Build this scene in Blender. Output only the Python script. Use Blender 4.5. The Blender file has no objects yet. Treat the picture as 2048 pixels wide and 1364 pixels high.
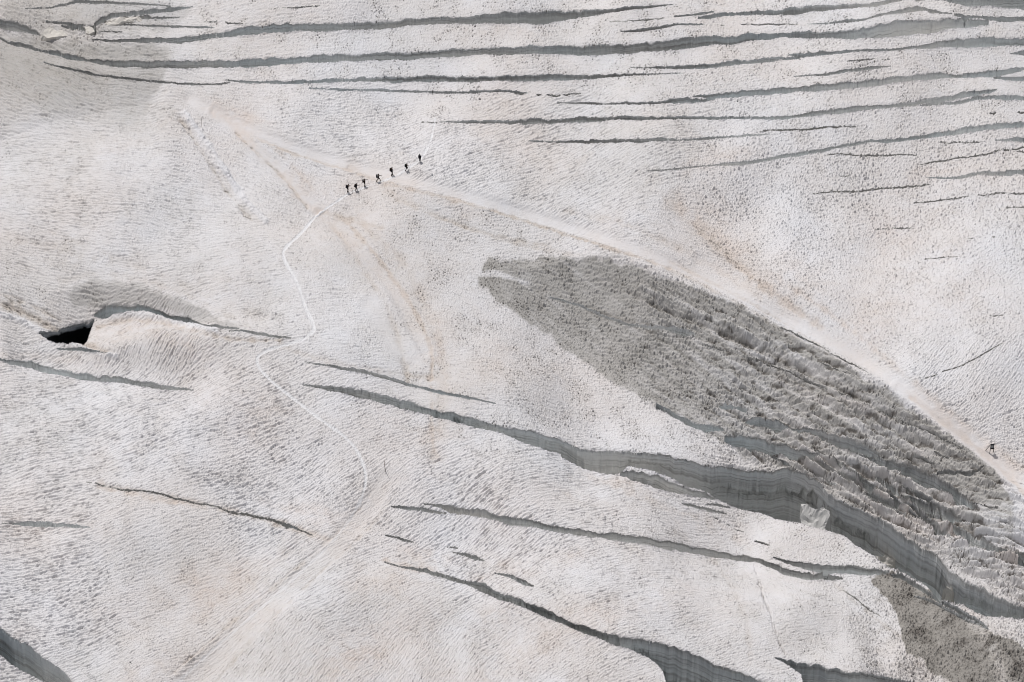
import bpy, bmesh, math, random
import numpy as np
from mathutils import Vector, Matrix

# ------------------------------------------------------------------ camera, light, exposure
D0, PITCH, FPX = 700.0, math.radians(38.0), 7630.0     # distance to the middle of the slope, look-down angle, focal length in 2048-px units
SP, CP = math.sin(PITCH), math.cos(PITCH)
scene = bpy.context.scene
C = scene.collection
cam_d = bpy.data.cameras.new('camera')
cam = bpy.data.objects.new('camera', cam_d); C.objects.link(cam)
cam.location = (0, -D0*CP, D0*SP)
cam.rotation_euler = (math.pi/2-PITCH, 0, 0)
cam_d.sensor_width = 36.0; cam_d.lens = FPX/2048*36.0
cam_d.clip_start = 1.0; cam_d.clip_end = 60000
scene.camera = cam

SUN_EL = math.radians(57.0)
shx, shy = 0.50, -0.866                                # ground direction the shadows fall (right and towards the camera)
w = bpy.data.worlds.new('World'); scene.world = w; w.use_nodes = True
nt = w.node_tree; bg = nt.nodes['Background']
sky = nt.nodes.new('ShaderNodeTexSky'); sky.sky_type = 'NISHITA'; sky.sun_disc = False
sky.sun_elevation = SUN_EL
sky.sun_rotation = math.atan2(-shx, -shy)              # sun stands opposite to the shadows
sky.altitude = 1500; sky.air_density = 0.6; sky.dust_density = 5.0; sky.ozone_density = 0.0
hs = nt.nodes.new('ShaderNodeHueSaturation'); hs.inputs['Saturation'].default_value = 0.35
nt.links.new(sky.outputs[0], hs.inputs['Color']); nt.links.new(hs.outputs[0], bg.inputs[0]); bg.inputs[1].default_value = 0.15
sun_d = bpy.data.lights.new('sun', 'SUN'); sun_d.energy = 3.2; sun_d.angle = math.radians(0.5); sun_d.color = (1.0, 0.97, 0.945)
sun = bpy.data.objects.new('sun', sun_d); C.objects.link(sun)
ldir = Vector((shx*math.cos(SUN_EL), shy*math.cos(SUN_EL), -math.sin(SUN_EL)))
sun.rotation_euler = ldir.to_track_quat('-Z', 'Y').to_euler()
scene.view_settings.view_transform = 'Standard'; scene.view_settings.look = 'None'
scene.view_settings.exposure = -0.46; scene.view_settings.gamma = 1
scene.render.engine = 'CYCLES'
scene.cycles.diffuse_bounces = 8
scene.cycles.filter_width = 1.0

# ------------------------------------------------------------------ helpers
def project(X, Y, Z):
    ry = Y + D0*CP; rz = Z - D0*SP
    d = ry*CP - rz*SP
    return 1024 + FPX*X/d, 682 - FPX*(ry*SP + rz*CP)/d
def unproject(u, v, z=0.0):
    dy = FPX*CP - (v-682)*SP; dz = -FPX*SP - (v-682)*CP
    t = (D0*SP - z)/(-dz)
    return (u-1024)*t, dy*t - D0*CP
def sstep(x): x = np.clip(x, 0, 1); return x*x*(3-2*x)

def mat(name, base, rough=0.8):
    m = bpy.data.materials.new(name); m.use_nodes = True
    b = m.node_tree.nodes['Principled BSDF']
    b.inputs['Base Color'].default_value = (*base, 1); b.inputs['Roughness'].default_value = rough
    b.inputs['Specular IOR Level'].default_value = 0.2
    return m
def tag(o, label=None, cat=None, group=None, kind=None):
    if label: o['label'] = label
    if cat: o['category'] = cat
    if group: o['group'] = group
    if kind: o['kind'] = kind
    return o

# ------------------------------------------------------------------ the grid of the glacier (fine where it is seen, coarse far out)
SU, SV = 1.0, 0.95
def axis(lo, hi, step, outlo, outhi, n=26):
    inner = np.arange(lo, hi, step)
    k = np.arange(1, n+1)/n
    a = lo - (lo-outlo)*k**2.6 - k*step*2; b = inner[-1] + (outhi-inner[-1])*k**2.6 + k*step*2
    return np.concatenate([a[::-1], inner, b])
UA = axis(-70, 2120, SU, -9000, 11000); VA = axis(-60, 1440, SV, -4700, 7500)
NU, NV = len(UA), len(VA)
U0, V0 = np.meshgrid(UA.astype(np.float64), VA.astype(np.float64))       # shape (NV, NU)
X, Y = unproject(U0, V0)

# periodic filtered noise, sampled by index
PU, PV = 2304, 1620
rng = np.random.default_rng(11)
fu = np.fft.rfftfreq(PU)[None, :]; fv = np.fft.fftfreq(PV)[:, None]
fy = fv/ (1/SP) * 1.0                                                     # ground-true frequency: rows are longer than columns on the ground
def fnoise(filt):
    s = np.fft.rfft2(rng.standard_normal((PV, PU)))
    n = np.fft.irfft2(s*filt, (PV, PU)); n -= n.mean(); return (n/n.std()).astype(np.float32)
iu = np.round((UA-UA[0])/SU).astype(np.int64) % PU; iv = np.round((VA-VA[0])/SV).astype(np.int64) % PV
def samp(n): return n[np.ix_(iv, iu)]
R_px = np.sqrt(fu**2 + fv**2) + 1e-9
def band(lam, bw=0.55):                                                   # isotropic on the picture-sized sheet, lam in cells
    return np.exp(-(np.log(R_px*lam)/bw)**2/2)
def ground_band(lam, bw=0.5):
    r = np.sqrt(fu**2 + (fv*SP)**2) + 1e-9
    return np.exp(-(np.log(r*lam)/bw)**2/2)
def oriented(deg, lam, spread, bw=0.45):                                  # streaks that run along deg
    a = math.radians(deg)
    across = -fu*math.sin(-a) + fv*math.cos(-a); along = fu*math.cos(a) - fv*math.sin(a)
    ang = np.arctan2(np.abs(along), np.abs(across)+1e-9)
    return np.exp(-(np.log(R_px*lam)/bw)**2/2)*np.exp(-(ang/math.radians(spread))**2/2)
def fractal(lo, hi, p):
    return (R_px**-p)*((R_px > 1/hi) & (R_px < 1/lo))

# ------------------------------------------------------------------ base shape: slopes and swells
def interp(pts, u):
    p = np.array(pts, float).reshape(-1, 2); o = np.argsort(p[:, 0], kind='stable')
    return np.interp(u, p[o, 0], p[o, 1])
def slope_patch(far, near, tana, rec, feather=60, soft=0.0):
    """ground that falls towards the camera between the far and near line, then climbs back over rec px"""
    f = interp(far, UA); n = interp(near, UA)
    lo = max(far[0], near[0]); hi = min(far[-2], near[-2])
    k = sstep((UA-lo)/feather)*sstep((hi-UA)/feather)
    wv = np.maximum(n-f, 1.0)
    w0 = wv*SP/(SP+CP*tana)
    Z = tana*w0/SP/10.9*k
    t = (V0 - f[None, :])/w0[None, :]
    dn = np.clip(t, 0, 1)
    if soft > 0: dn = 1-(1-dn)**(1+soft)
    up = 1 - sstep((V0 - (f+w0)[None, :])/rec)
    return -Z[None, :]*dn*up
ZB = np.zeros_like(X)
ridge = [950,548, 975,522, 1080,514, 1150,511, 1220,520, 1300,549, 1400,580, 1480,612, 1560,655, 1650,706, 1700,738, 1760,772, 1850,838, 1930,892, 1985,935, 2030,1010]
edgew = 3.5*samp(fnoise(fractal(12, 110, 1.5)))
lower = [950,556, 1000,602, 1080,662, 1190,742, 1310,812, 1400,860, 1480,905, 1580,940, 1680,1000, 1780,1040, 1900,1060, 2030,1100]
ZB += slope_patch(ridge, lower, 0.42, 650, 200, .7)
ZB += slope_patch([60,585, 120,560, 190,556, 260,562, 330,585, 400,615, 480,655], [60,665, 120,640, 200,612, 270,608, 340,622, 420,645, 480,660], 0.46, 120, 110)
ZB += slope_patch([-400,90, 0,95, 100,115, 200,130, 300,150, 345,160], [-400,330, 0,300, 100,260, 200,230, 300,205, 345,190], 0.30, 260, 50)
ZB += slope_patch([-400,-20, 0,0, 150,40, 330,85, 350,88], [-400,60, 0,70, 100,95, 200,118, 350,122], 0.35, 100, 40)
ZB += slope_patch([1690,1060, 1760,1150, 1800,1230, 1900,1240, 2048,1270, 2300,1300], [1690,1100, 1760,1300, 1800,1420, 1900,1480, 2048,1500, 2300,1500], 0.22, 500, 160)
ZB += slope_patch([0,600, 60,630, 180,690, 300,700], [0,700, 60,712, 180,720, 300,712], 0.25, 60, 50)
lown = samp(fnoise(fractal(90, 900, 2.2)*np.exp(-(R_px*40)**2)))
ZB += 1.3*lown
def gauss(cx, cy, sx, sy): return np.exp(-((U0-cx)/sx)**2-((V0-cy)/sy)**2)
ZB += 4.0*gauss(330, 690, 170, 42) + 1.5*gauss(860, 1180, 220, 60) - 1.0*gauss(60, 690, 120, 22)
# swells between the upper crevasses
far_out = sstep((np.abs(U0-1024)-1150)/2500) + sstep((np.abs(V0-682)-800)/2500)
ZB += 40*samp(fnoise(fractal(300, 2000, 2.0)))*np.clip(far_out, 0, 1)
UP, VP = project(X, Y, ZB)                                                # where each ground point is seen: features are laid on it
UP = UP.astype(np.float32); VP = VP.astype(np.float32)

# ------------------------------------------------------------------ surface texture of the snow
# x, y, streak angle, streak amp, cup amp, pits, darkness of dirt, grain
CT = np.array([
 (60,60,-20,.6,.5,.4,.35),(100,160,-22,.8,.3,.3,.35),(250,190,-12,.7,.3,.2,.25),(100,300,-10,.8,.25,.2,.12),(120,420,-4,.9,.2,.2,.10),(350,330,-3,.8,.3,.1,.05),
 (300,470,-4,.7,.3,.1,.05),(120,560,-12,.7,.3,.3,.2),(450,560,8,.5,.3,.2,.1),(600,160,8,.35,.5,.35,.0),(500,60,2,.4,.4,.4,.1),(900,70,4,.2,.4,.8,.15),(900,150,4,.2,.4,.9,.0),
 (1250,95,5,.25,.4,.9,.1),(1300,140,5,.2,.5,.9,.05),(1600,120,6,.2,.6,.9,.05),(1900,60,6,.3,.5,.5,.1),(1900,130,5,.2,.4,.7,.1),(1800,180,5,.3,.5,.4,.05),(1450,200,18,.4,.6,.3,.1),
 (700,260,12,.8,.4,.1,.0),(560,350,-25,.6,.4,.1,.05),(420,300,-20,.5,.5,.1,.0),(900,320,24,.9,.5,.1,.0),(1100,260,20,.7,.4,.1,.15),(1100,380,25,.8,.4,.1,.2),(1000,300,20,.7,.4,.1,.15),(1300,280,18,.6,.5,.2,.2),(1500,330,15,.2,.9,.2,.05),
 (1800,330,10,.2,.9,.2,.10),(1950,390,10,.2,.9,.3,.1),(1550,450,20,.2,.8,.1,.0),(1800,520,30,.2,.7,.1,.0),(1700,620,-50,.4,.6,.0,.0),(1950,750,50,.5,.5,.0,.0),(1950,600,30,.2,.6,.05,.0),
 (1350,480,-30,.7,.4,.1,.1),(1200,440,25,.6,.4,.2,.05),(1000,450,10,.4,.4,.5,.15),(850,420,0,.3,.4,.5,.15),(750,520,-35,.3,.35,.3,.15),(650,600,5,.4,.4,.1,.0),(900,560,-5,.3,.4,.7,.15),
 (1000,680,-5,.3,.4,.8,.1),(1100,800,5,.4,.5,.8,.1),(1300,880,5,.3,.5,.7,.0),(850,760,-5,.3,.3,.4,.15),(750,800,20,.5,.4,.3,.0),(500,650,12,.6,.4,.2,.1),(480,760,20,.8,.4,.1,.05),(330,690,55,.7,.4,.2,.1),
 (250,860,18,.9,.3,.1,.0),(60,860,5,.9,.3,.2,.1),(80,980,8,1.1,.2,.1,.0),(100,1080,8,1.1,.2,.1,.0),(120,1220,14,1.2,.2,.1,.0),(300,1000,15,.5,.3,.15,.05),(350,1150,18,.4,.3,.2,.15),(300,1300,24,.4,.3,.2,.15),
 (550,950,28,.9,.4,.1,.0),(600,1150,38,.6,.3,.1,.1),(560,1300,45,.5,.3,.1,.2),(760,1000,35,.6,.4,.1,.0),(750,1200,30,.4,.3,.15,.15),(850,1330,55,.4,.4,.2,.1),(950,980,25,.9,.3,.1,.0),(1150,960,20,.7,.3,.1,.05),(950,1080,35,.9,.4,.1,.0),
 (1250,1180,18,.6,.3,.2,.05),(1100,1240,25,.4,.4,.2,.05),(1350,1080,12,.6,.3,.3,.05),(1400,1250,25,.4,.3,.2,.1),(1500,1180,20,.3,.3,.2,.1),(1650,1060,15,.2,.4,.5,.1),(1650,1260,20,.3,.3,.6,.1),(1500,1080,15,.3,.4,.3,.05),
 (1900,1300,-40,.9,1.1,.8,.3),(1820,1230,-40,.7,1.0,.8,.2),(1950,1150,0,.3,1.3,.5,.1),(1200,620,-12,.5,.8,.3,.1),(1500,650,-26,.9,.8,.4,.1),(1500,800,-8,.9,.8,.4,.1),(1750,850,-26,1.0,.9,.4,.1),(1850,980,-26,.9,.8,.3,.1),(1350,600,-26,.9,.8,.4,.15),
 (1350,720,-5,.6,.8,.3,.1),(1150,580,-5,.6,.7,.3,.1),(1800,1080,-35,.5,1.2,.4,.25),(2000,1050,30,.4,.5,.1,.0)], np.float32)
gu = np.linspace(-100, 2150, 110); gv = np.linspace(-100, 1470, 76)
GU, GV = np.meshgrid(gu, gv)
d2 = ((GU[..., None]-CT[:, 0])**2 + ((GV[..., None]-CT[:, 1])*1.5)**2)/1e4
wt = 1/(d2+0.15)**2.2; wt /= wt.sum(-1, keepdims=True)
def gridlookup(G, u, v):
    x = np.clip((u-gu[0])/(gu[1]-gu[0]), 0, len(gu)-1.001); y = np.clip((v-gv[0])/(gv[1]-gv[0]), 0, len(gv)-1.001)
    xi = x.astype(int); yi = y.astype(int); fx = x-xi; fyy = y-yi
    return ((G[yi, xi]*(1-fx)+G[yi, xi+1]*fx)*(1-fyy)+(G[yi+1, xi]*(1-fx)+G[yi+1, xi+1]*fx)*fyy).astype(np.float32)
wu = UP + 18*samp(fnoise(fractal(40, 300, 1.8))); wv_ = VP + 14*samp(fnoise(fractal(40, 300, 1.8)))
P = [gridlookup((wt*CT[:, k]).sum(-1), wu, wv_) for k in range(2, 7)]
ANG, A_ST, A_CUP, A_PIT, A_DIRT = P
del P

angs = [-50, -28, -10, 6, 20, 34, 52]
streak = np.zeros_like(UP); wsum = np.zeros_like(UP)
for a in angs:
    n1 = fnoise(oriented(a, 6.0, 12, 0.4)); n2 = fnoise(oriented(a, 12, 11, 0.45))
    n = samp(n1 + 0.6*n2)
    wgt = np.exp(-((ANG-a)/10)**2)
    streak += wgt*n; wsum += wgt**2
streak /= np.sqrt(wsum)+1e-6
del wsum
cup = samp(fnoise(ground_band(7, .4)) + .8*fnoise(ground_band(14, .5)))
fine = samp(fnoise(ground_band(3.6, .35)))
patchy = samp(fnoise(fractal(25, 260, 1.6)))              # where the texture swells and dies away
patchy2 = samp(fnoise(fractal(12, 120, 1.4)))
pitn = samp(fnoise(ground_band(6.5, .35)))
amp = 1.25*np.clip(1 + .10*patchy + .10*patchy2, .3, 2.0)
out = 1 - np.clip(far_out*4, 0, 1)

diag = samp(fnoise(oriented(-30, 26, 12, .6))); diag2 = samp(fnoise(oriented(-22, 12, 16, .5))); chunk = samp(fnoise(fractal(8, 50, 1.2)))
H = np.zeros_like(UP)
# suncups: rounded hollows, sharp crests
st = np.where(streak > 0, streak**0.9, -np.abs(streak)**1.15)
H += 0.056*A_ST*amp*st
H += 0.055*A_CUP*amp*(np.abs(cup)*1.3-1.0) + 0.045*A_CUP*amp*cup
H += 0.038*fine
pit = np.clip(pitn*np.clip(.8+.4*patchy2, .3, 1.5) - 1.45, 0, 1.6)*np.clip(A_PIT*1.6, 0, 1.6)
H -= 0.26*pit
wn = samp(fnoise(ground_band(11, .35))); wn2 = samp(fnoise(ground_band(14, .4)))
worm = np.exp(-(wn/.16)**2)*np.clip(wn2*1.3+.35*patchy2-.75, 0, 1)*np.clip(.35+.8*A_PIT, 0, 1)
H -= .10*worm
rough_mask = np.clip(A_CUP-0.9, 0, 1)
zone_s = np.clip((UP-1230)/300, 0, 1)*sstep((VP-interp([950,530,1300,540,1650,690,2000,940], UP))/30)*sstep((interp([950,600,1310,820,1600,960,1800,1060,2048,1230], UP)-VP)/30)
low_r = sstep((UP-1450)/100)*sstep((VP-interp([1400,840,1500,872,1700,905,1880,950,1960,1010,2040,1030], UP))/30)*sstep((interp([1480,932, 1578,934, 1640,980, 1700,1006, 1790,1056, 1830,1086, 1870,1116, 1910,1141, 1970,1171, 2048,1206, 2300,1300], UP)-VP)/14)
longd = samp(fnoise(oriented(-33, 30, 6, .8)))
H += low_r*.50*longd
H += zone_s*.60*(.27*diag*np.clip(1+.5*patchy, .3, 2) + .13*diag2 + .20*longd + .05*chunk*np.clip(1+.8*patchy2, 0, 2.5))*(1-.35*low_r)

DIRT = np.clip(A_DIRT*1.2 + .03*patchy + .04*patchy2 + .09, 0, 1)
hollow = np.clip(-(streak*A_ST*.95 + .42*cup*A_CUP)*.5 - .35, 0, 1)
GRIT_SHADE = np.clip(pit*.9 + worm*.42 + hollow*.36*np.clip(.85+.12*patchy2, 0, 1.5), 0, 1)
PINK = np.clip(0.12*samp(fnoise(fractal(60, 500, 1.9))) + .22, 0, .55)
BARE_SHADE = np.zeros_like(UP); TRACK = np.zeros_like(UP)

def blob(cx, cy, sx, sy, rot=0):
    a = math.radians(rot); dx = UP-cx; dy = VP-cy
    x = (dx*math.cos(a) - dy*math.sin(a))/sx; y = (dx*math.sin(a) + dy*math.cos(a))/sy
    return np.exp(-(x*x+y*y))
for p in [(460,218,70,14,-20,.6),(500,238,40,9,-15,.7),(300,250,40,8,10,.5),(240,290,60,15,20,.4),(600,350,60,14,-45,.6),(250,655,75,22,15,.9),(350,680,60,20,-10,.7),(900,405,80,22,-20,.7),
          (870,700,26,32,-70,.9),(860,875,45,25,10,.5),(880,645,30,26,0,.5),(430,1180,90,55,20,.9),(520,1130,60,20,25,.6),(300,1340,80,22,20,.6),(240,900,60,30,20,.4),(1250,965,90,18,-15,.9),(840,1110,70,22,-15,.9),
          (1000,1130,70,18,-20,.6),(960,1160,40,16,0,.6),(760,1165,90,28,0,.6),(700,1320,160,50,30,.7),(1050,1300,150,45,20,.6),(1000,1230,90,30,10,.5),(1180,1230,60,25,10,.5),(1440,320,70,20,10,.7),(1360,400,80,25,-30,.5),
          (1560,590,40,20,-40,.9),(1600,560,60,30,-30,.6),(1720,640,80,40,-30,.5),(1900,340,80,22,5,.7),(1880,830,60,14,-38,.9),(2000,920,70,14,-42,.9),(1900,930,50,10,-40,.5),(1450,480,60,22,-35,.8),(1380,430,50,14,-40,.6),
          (150,1050,80,15,0,.3),(1700,830,50,15,-28,.5),(1760,1030,80,25,-20,.6),(1780,470,120,60,0,.35),(1900,560,100,60,0,.35),(640,1030,60,20,-20,.8),(560,1015,60,10,-18,.5),(1180,1000,80,15,-15,.5),(80,715,90,10,-5,.6),(1430,1060,70,25,-10,.4),(1020,60,60,15,0,.5),
          (250,1220,60,30,20,.4),(560,820,50,40,-20,.35),(480,870,50,30,20,.3),(700,370,50,10,10,.5),(1130,1120,60,20,20,.45),(1320,1200,60,20,20,.4)]:
    PINK += .62*p[5]*blob(*p[:5])*np.clip(.8+.25*patchy2, 0.1, 1.6)

# ------------------------------------------------------------------ bands: footpath, old pistes, dirt lines
def polyline_dist(pts, maxd):
    p = np.array(pts, float).reshape(-1, 2)
    best = np.full(UP.shape, 1e3, np.float32); side = np.zeros(UP.shape, np.float32)
    for (ax, ay), (bx, by) in zip(p[:-1], p[1:]):
        lo, hi = min(ax, bx)-maxd-30, max(ax, bx)+maxd+30
        i0, i1 = np.searchsorted(UA, lo), np.searchsorted(UA, hi)
        j0, j1 = np.searchsorted(VA, min(ay, by)-maxd-190), np.searchsorted(VA, max(ay, by)+maxd+60)
        if i1 <= i0 or j1 <= j0: continue
        u = UP[j0:j1, i0:i1]-ax; v = VP[j0:j1, i0:i1]-ay
        L2 = (bx-ax)**2+(by-ay)**2
        t = np.clip((u*(bx-ax)+v*(by-ay))/L2, 0, 1)
        d = np.hypot(u-t*(bx-ax), v-t*(by-ay)); s = np.sign(u*(by-ay)-v*(bx-ax))
        b = best[j0:j1, i0:i1]; m = d < b; b[m] = d[m]; side[j0:j1, i0:i1][m] = s[m]
    return best, side
def smoothpts(p, n=3):
    p = np.array(p, float).reshape(-1, 2)
    for _ in range(n):
        q = [p[0]]
        for a, b in zip(p[:-1], p[1:]): q += [a*.75+b*.25, a*.25+b*.75]
        q.append(p[-1]); p = np.array(q)
    return p.ravel()
wob = 1.3*samp(fnoise(fractal(10, 60, 1.5)))
# pistes: smoother, paler or dirtier, a little sunk, dirt along their edges  (points, half width, smoothing, dirt, tan)
for pts, hw, sm, dirt, pk in [
    ([380,196, 430,222, 520,268, 620,305, 700,330, 820,356, 1000,410, 1130,450, 1250,488, 1400,548, 1560,630, 1700,702, 1790,765, 1900,850, 2060,975], 13, .8, .03, .14),
    ([430,222, 480,262, 540,325, 590,372, 632,418], 13, .8, .10, .45),
    ([770,960, 745,1000, 700,1060, 640,1120, 560,1190, 460,1290, 370,1375], 24, .40, .14, .12),
    ([1400,520, 1560,610, 1700,695, 1800,760, 1960,880], 16, .5, .05, .1),
    ([640,425, 690,470, 740,520, 790,580, 820,640, 850,700], 14, .4, .10, .2),
    ([740,610, 790,680, 820,720], 22, .6, .08, .05),
    ([1800,770, 1880,830, 1960,895, 2060,985], 15, .9, .02, .0)]:
    d, s = polyline_dist(smoothpts(pts, 2), hw*1.6); k = np.clip(1.35-(d+wob)/hw, 0, 1)
    H *= 1-sm*k; GRIT_SHADE *= 1-sm*k; k0 = np.clip(1.3-d/hw, 0, 1); DIRT = DIRT*(1-.5*k) + dirt*1.5*k; PINK += pk*k*np.clip(.8+.3*patchy2, 0, 1.5); H -= 0.40*sstep(k0)
# dirt lines and small furrows: (points, half width, dirt, grit and shade, tan, sink)
for pts, hw, dirt, grit_shade, pk, sink in [
    ([700,330, 800,395, 900,440, 1000,480, 1100,500, 1200,520], 5, .25, .18, .2, .12),
    ([760,380, 860,430, 980,470, 1100,492], 3, .3, .25, .2, .1),
    ([720,440, 800,520, 850,600, 880,680, 890,760, 880,840, 870,920], 12, .22, .08, .25, .15),
    ([660,440, 720,530, 770,600, 800,680, 815,760], 6, .25, .10, .15, .12),
    ([1000,425, 1100,455, 1200,490, 1330,530, 1450,590, 1600,680], 4, .3, .25, .2, .12),
    ([1130,420, 1230,440, 1330,480, 1440,540, 1520,590], 8, .2, .15, .2, .1),
    ([1340,400, 1400,450, 1440,500, 1500,548, 1560,590], 14, .25, .18, .25, .1),
    ([390,290, 440,345, 480,400, 540,470], 6, .12, .2, .0, .12),
    ([540,290, 600,345, 640,395], 4, .2, .15, .3, .1),
    ([0,470, 120,500, 260,530, 400,580, 520,640], 10, .1, .12, .05, .12),
    ([0,430, 150,480, 300,540, 430,600], 5, .1, .15, .05, .08),
    ([120,560, 200,545, 300,560, 420,610, 520,665], 6, .15, .2, .1, .1),
    ([560,690, 640,720, 760,740, 880,760], 6, .2, .2, .2, .1),
    ([740,985, 690,1050, 620,1110, 520,1195, 430,1275, 340,1350], 3, .2, .3, .1, .15),
    ([790,985, 745,1050, 700,1090, 620,1160, 520,1260, 430,1364], 3, .2, .2, .1, .12),
    ([1180,950, 1320,1010, 1450,1050, 1500,1100], 8, .12, .12, .2, .05),
    ([1420,1110, 1470,1180, 1500,1260, 1500,1330], 6, .15, .15, .1, .08),
    ([1650,1150, 1740,1230, 1850,1310, 1930,1380], 3, .2, .3, .1, .1),
    ([1560,560, 1680,640, 1800,740, 1920,840, 2048,940], 6, .1, .1, .45, .05),
    ([515,275, 600,312, 700,340, 790,372, 900,395, 1000,424, 1130,468, 1240,500, 1340,535], 3.5, .5, .35, .5, .12),
    ([470,262, 500,290, 540,325, 585,372, 615,415], 2.4, .5, .9, .1, .30),
    ([360,236, 397,290, 437,355, 467,400, 505,440], 3.5, .25, .7, .1, .35),
    ([370,225, 410,280, 452,345, 482,392, 530,440], 5.0, -.5, -.6, -.5, -.60),
    ([690,440, 745,500, 790,560, 830,620, 858,680, 866,720, 860,760], 4.0, .55, .35, .75, .12),
    ([862,760, 864,850, 868,900], 4.0, .3, .1, .5, .05),
    ([640,420, 700,440, 760,455], 5, .5, .2, .4, .1),
    ([1340,520, 1420,560, 1500,600, 1580,650, 1650,700], 3.0, .3, .3, .3, .1),
    ([1390,450, 1450,505, 1500,550, 1560,595, 1640,650], 7.0, .4, .30, .7, .15),
    ([1820,790, 1900,850, 1960,895, 2060,990], 4.5, .3, .2, .8, .1),
    ([1770,790, 1850,850, 1930,905, 1990,955], 2.5, .3, .4, .2, .15),
    ([200,970, 300,992, 400,1008, 500,1030, 580,1052, 650,1076], 8.0, .35, .1, .6, .25),
    ([770,1120, 810,1135, 870,1142], 7.0, .4, .2, .9, .1),
    ([-20,600, 40,618, 100,652, 160,684, 210,702], 7.0, .9, .9, .6, .5),  # brown edge, with its shaded band put into the colour
    ([-20,622, 40,640, 100,672, 160,696, 230,712], 5.0, -.5, -.5, -.3, -.5), ([0,588, 60,606, 120,640], 4.0, .4, .8, .3, .3),
    ([195,655, 240,642, 300,640, 380,660, 470,680, 560,680], 4.0, .5, .5, .6, .15),
    ([230,632, 300,630, 370,650, 430,662], 6.0, -.4, -.2, -.4, -.5),
    ([350,1350, 430,1275, 520,1200, 600,1130, 665,1080], 3.0, .1, .2, .1, -.15),
    ([1180,620, 1240,640, 1300,660], 8.0, .6, .1, .3, .15),
    ([1820,1010, 1860,1032, 1910,1062, 1960,1090, 2060,1125], 11.0, .4, .35, 1.0, .1),
    ([1740,985, 1800,1012, 1850,1040], 8, .3, .2, .5, 0),
    ([1560,905, 1640,930, 1700,960, 1760,985], 6, .2, .6, .3, .6), ([1480,880, 1580,915, 1660,950, 1720,985], 5, .0, -.4, .0, -.8),
    ([1690,940, 1760,985, 1840,1030, 1900,1060], 6, -.3, -.4, .0, -.9), ([1720,935, 1790,985, 1870,1025, 1950,1070], 5, .4, .8, .4, .7),
    ([1780,920, 1850,965, 1930,1005, 2000,1040], 6, -.3, -.3, .1, -.7), ([1600,855, 1680,890, 1760,925, 1840,965], 6, .2, .8, .2, .7),
    ([1260,585, 1340,625, 1420,655, 1500,690, 1600,740], 5, .3, .9, .2, .5), ([1280,575, 1360,612, 1450,650, 1560,705], 6, -.3, -.3, 0, -.6),
    ([1450,650, 1560,690, 1650,740, 1740,775], 7, -.4, -.5, 0, -.7), ([1440,665, 1550,708, 1640,760, 1730,800], 4, .3, 1.0, .2, .6),
    ([1560,755, 1640,790, 1720,812, 1790,840], 10.0, .0, .5, .6, -.15)]:
    d, s = polyline_dist(smoothpts(pts, 2), hw*2.5); k = np.exp(-((d+wob)/hw)**2)*np.clip(.8+.2*patchy2, .3, 1.4)
    DIRT += 1.2*dirt*k; GRIT_SHADE = np.clip(GRIT_SHADE+.5*grit_shade*k*np.clip(.4+.6*diag2, 0, 1.6), 0, 1); PINK += pk*k; H -= sink*k
path_pts = [870,238, 868,252, 864,272, 856,295, 843,318, 815,338, 785,352, 757,366, 730,374, 697,386, 664,410, 637,424, 605,465, 575,490, 565,505, 570,525, 590,555, 603,590, 612,620, 628,650, 627,664,
            600,682, 560,692, 521,706, 512,720, 520,740, 545,765, 590,800, 640,838, 690,872, 718,905, 733,945, 729,985, 710,1020, 690,1050, 664,1082, 620,1125, 560,1180, 480,1250, 400,1320, 340,1380]
dpath, spath = polyline_dist(smoothpts(path_pts, 2), 14)
pw = 1.9 + 1.2*sstep((VP-420)/60)*(1-.55*sstep((VP-960)/90))
kpath = np.clip(1.35-(dpath+.5*wob)/pw, 0, 1)
faint = np.where(VP < 420, np.where(VP < 318, .9, .75), 1.0)*(1-.7*sstep((VP-960)/80))*np.where((VP > 668) & (VP < 704), .75, 1)
TRACK = kpath*faint
H = H*(1-.8*kpath*faint) + 0.05*np.exp(-((dpath-pw*1.3)/1.6)**2)*faint - .07*kpath
trod = samp(fnoise(ground_band(5, .3)))
H += .05*trod*kpath*faint
GRIT_SHADE *= 1-kpath; DIRT *= 1-.9*TRACK; PINK *= 1-.9*TRACK

# shaded slopes put into the colour as a greyer, rough ice tone
def poly_between(far, near, feather):
    f = interp(far, UP); n = interp(near, UP)
    lo = max(far[0], near[0]); hi = min(far[-2], near[-2])
    e = wob*1.2+edgew
    return np.clip((VP-f+e)/feather+.5, 0, 1)*np.clip((n-VP+e)/feather+.5, 0, 1)*np.clip((UP-lo)/feather, 0, 1)*np.clip((hi-UP)/feather, 0, 1)
BARE_SHADE = np.maximum(BARE_SHADE, poly_between(ridge, lower, 9))
BARE_SHADE *= 1-np.clip(1.5-(polyline_dist([930,546,1000,549,1055,566], 30)[0]+edgew*.6)/5.5, 0, 1)
BARE_SHADE *= (.88+.12*sstep((interp([950,590,1200,640,1500,800,2000,1000], UP)-VP)/60+.5))*(1+.05*patchy2+.13*longd)*np.clip(1-.25*zone_s*diag, .3, 1.3)*(1-.24*zone_s*sstep((VP-interp(ridge, UP)-10)/45))*(1-.22*low_r)
BARE_SHADE = np.maximum(BARE_SHADE, .95*poly_between([1860,912, 1930,892, 1985,935, 2030,1012], [1860,935, 1900,985, 1960,1005, 2030,1016], 5))
GRIT_SHADE = np.clip(GRIT_SHADE + .40*low_r*np.clip(-longd*.9-.3-diag2*.4, 0, 2) + .30*zone_s*np.clip(-diag*.5-diag2*.6-chunk*.5-.15, 0, 2) + BARE_SHADE*.12*np.clip(-diag2, 0, 2), 0, 1)  # gaps between the ribs darkened in colour, standing in for their shade
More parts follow.
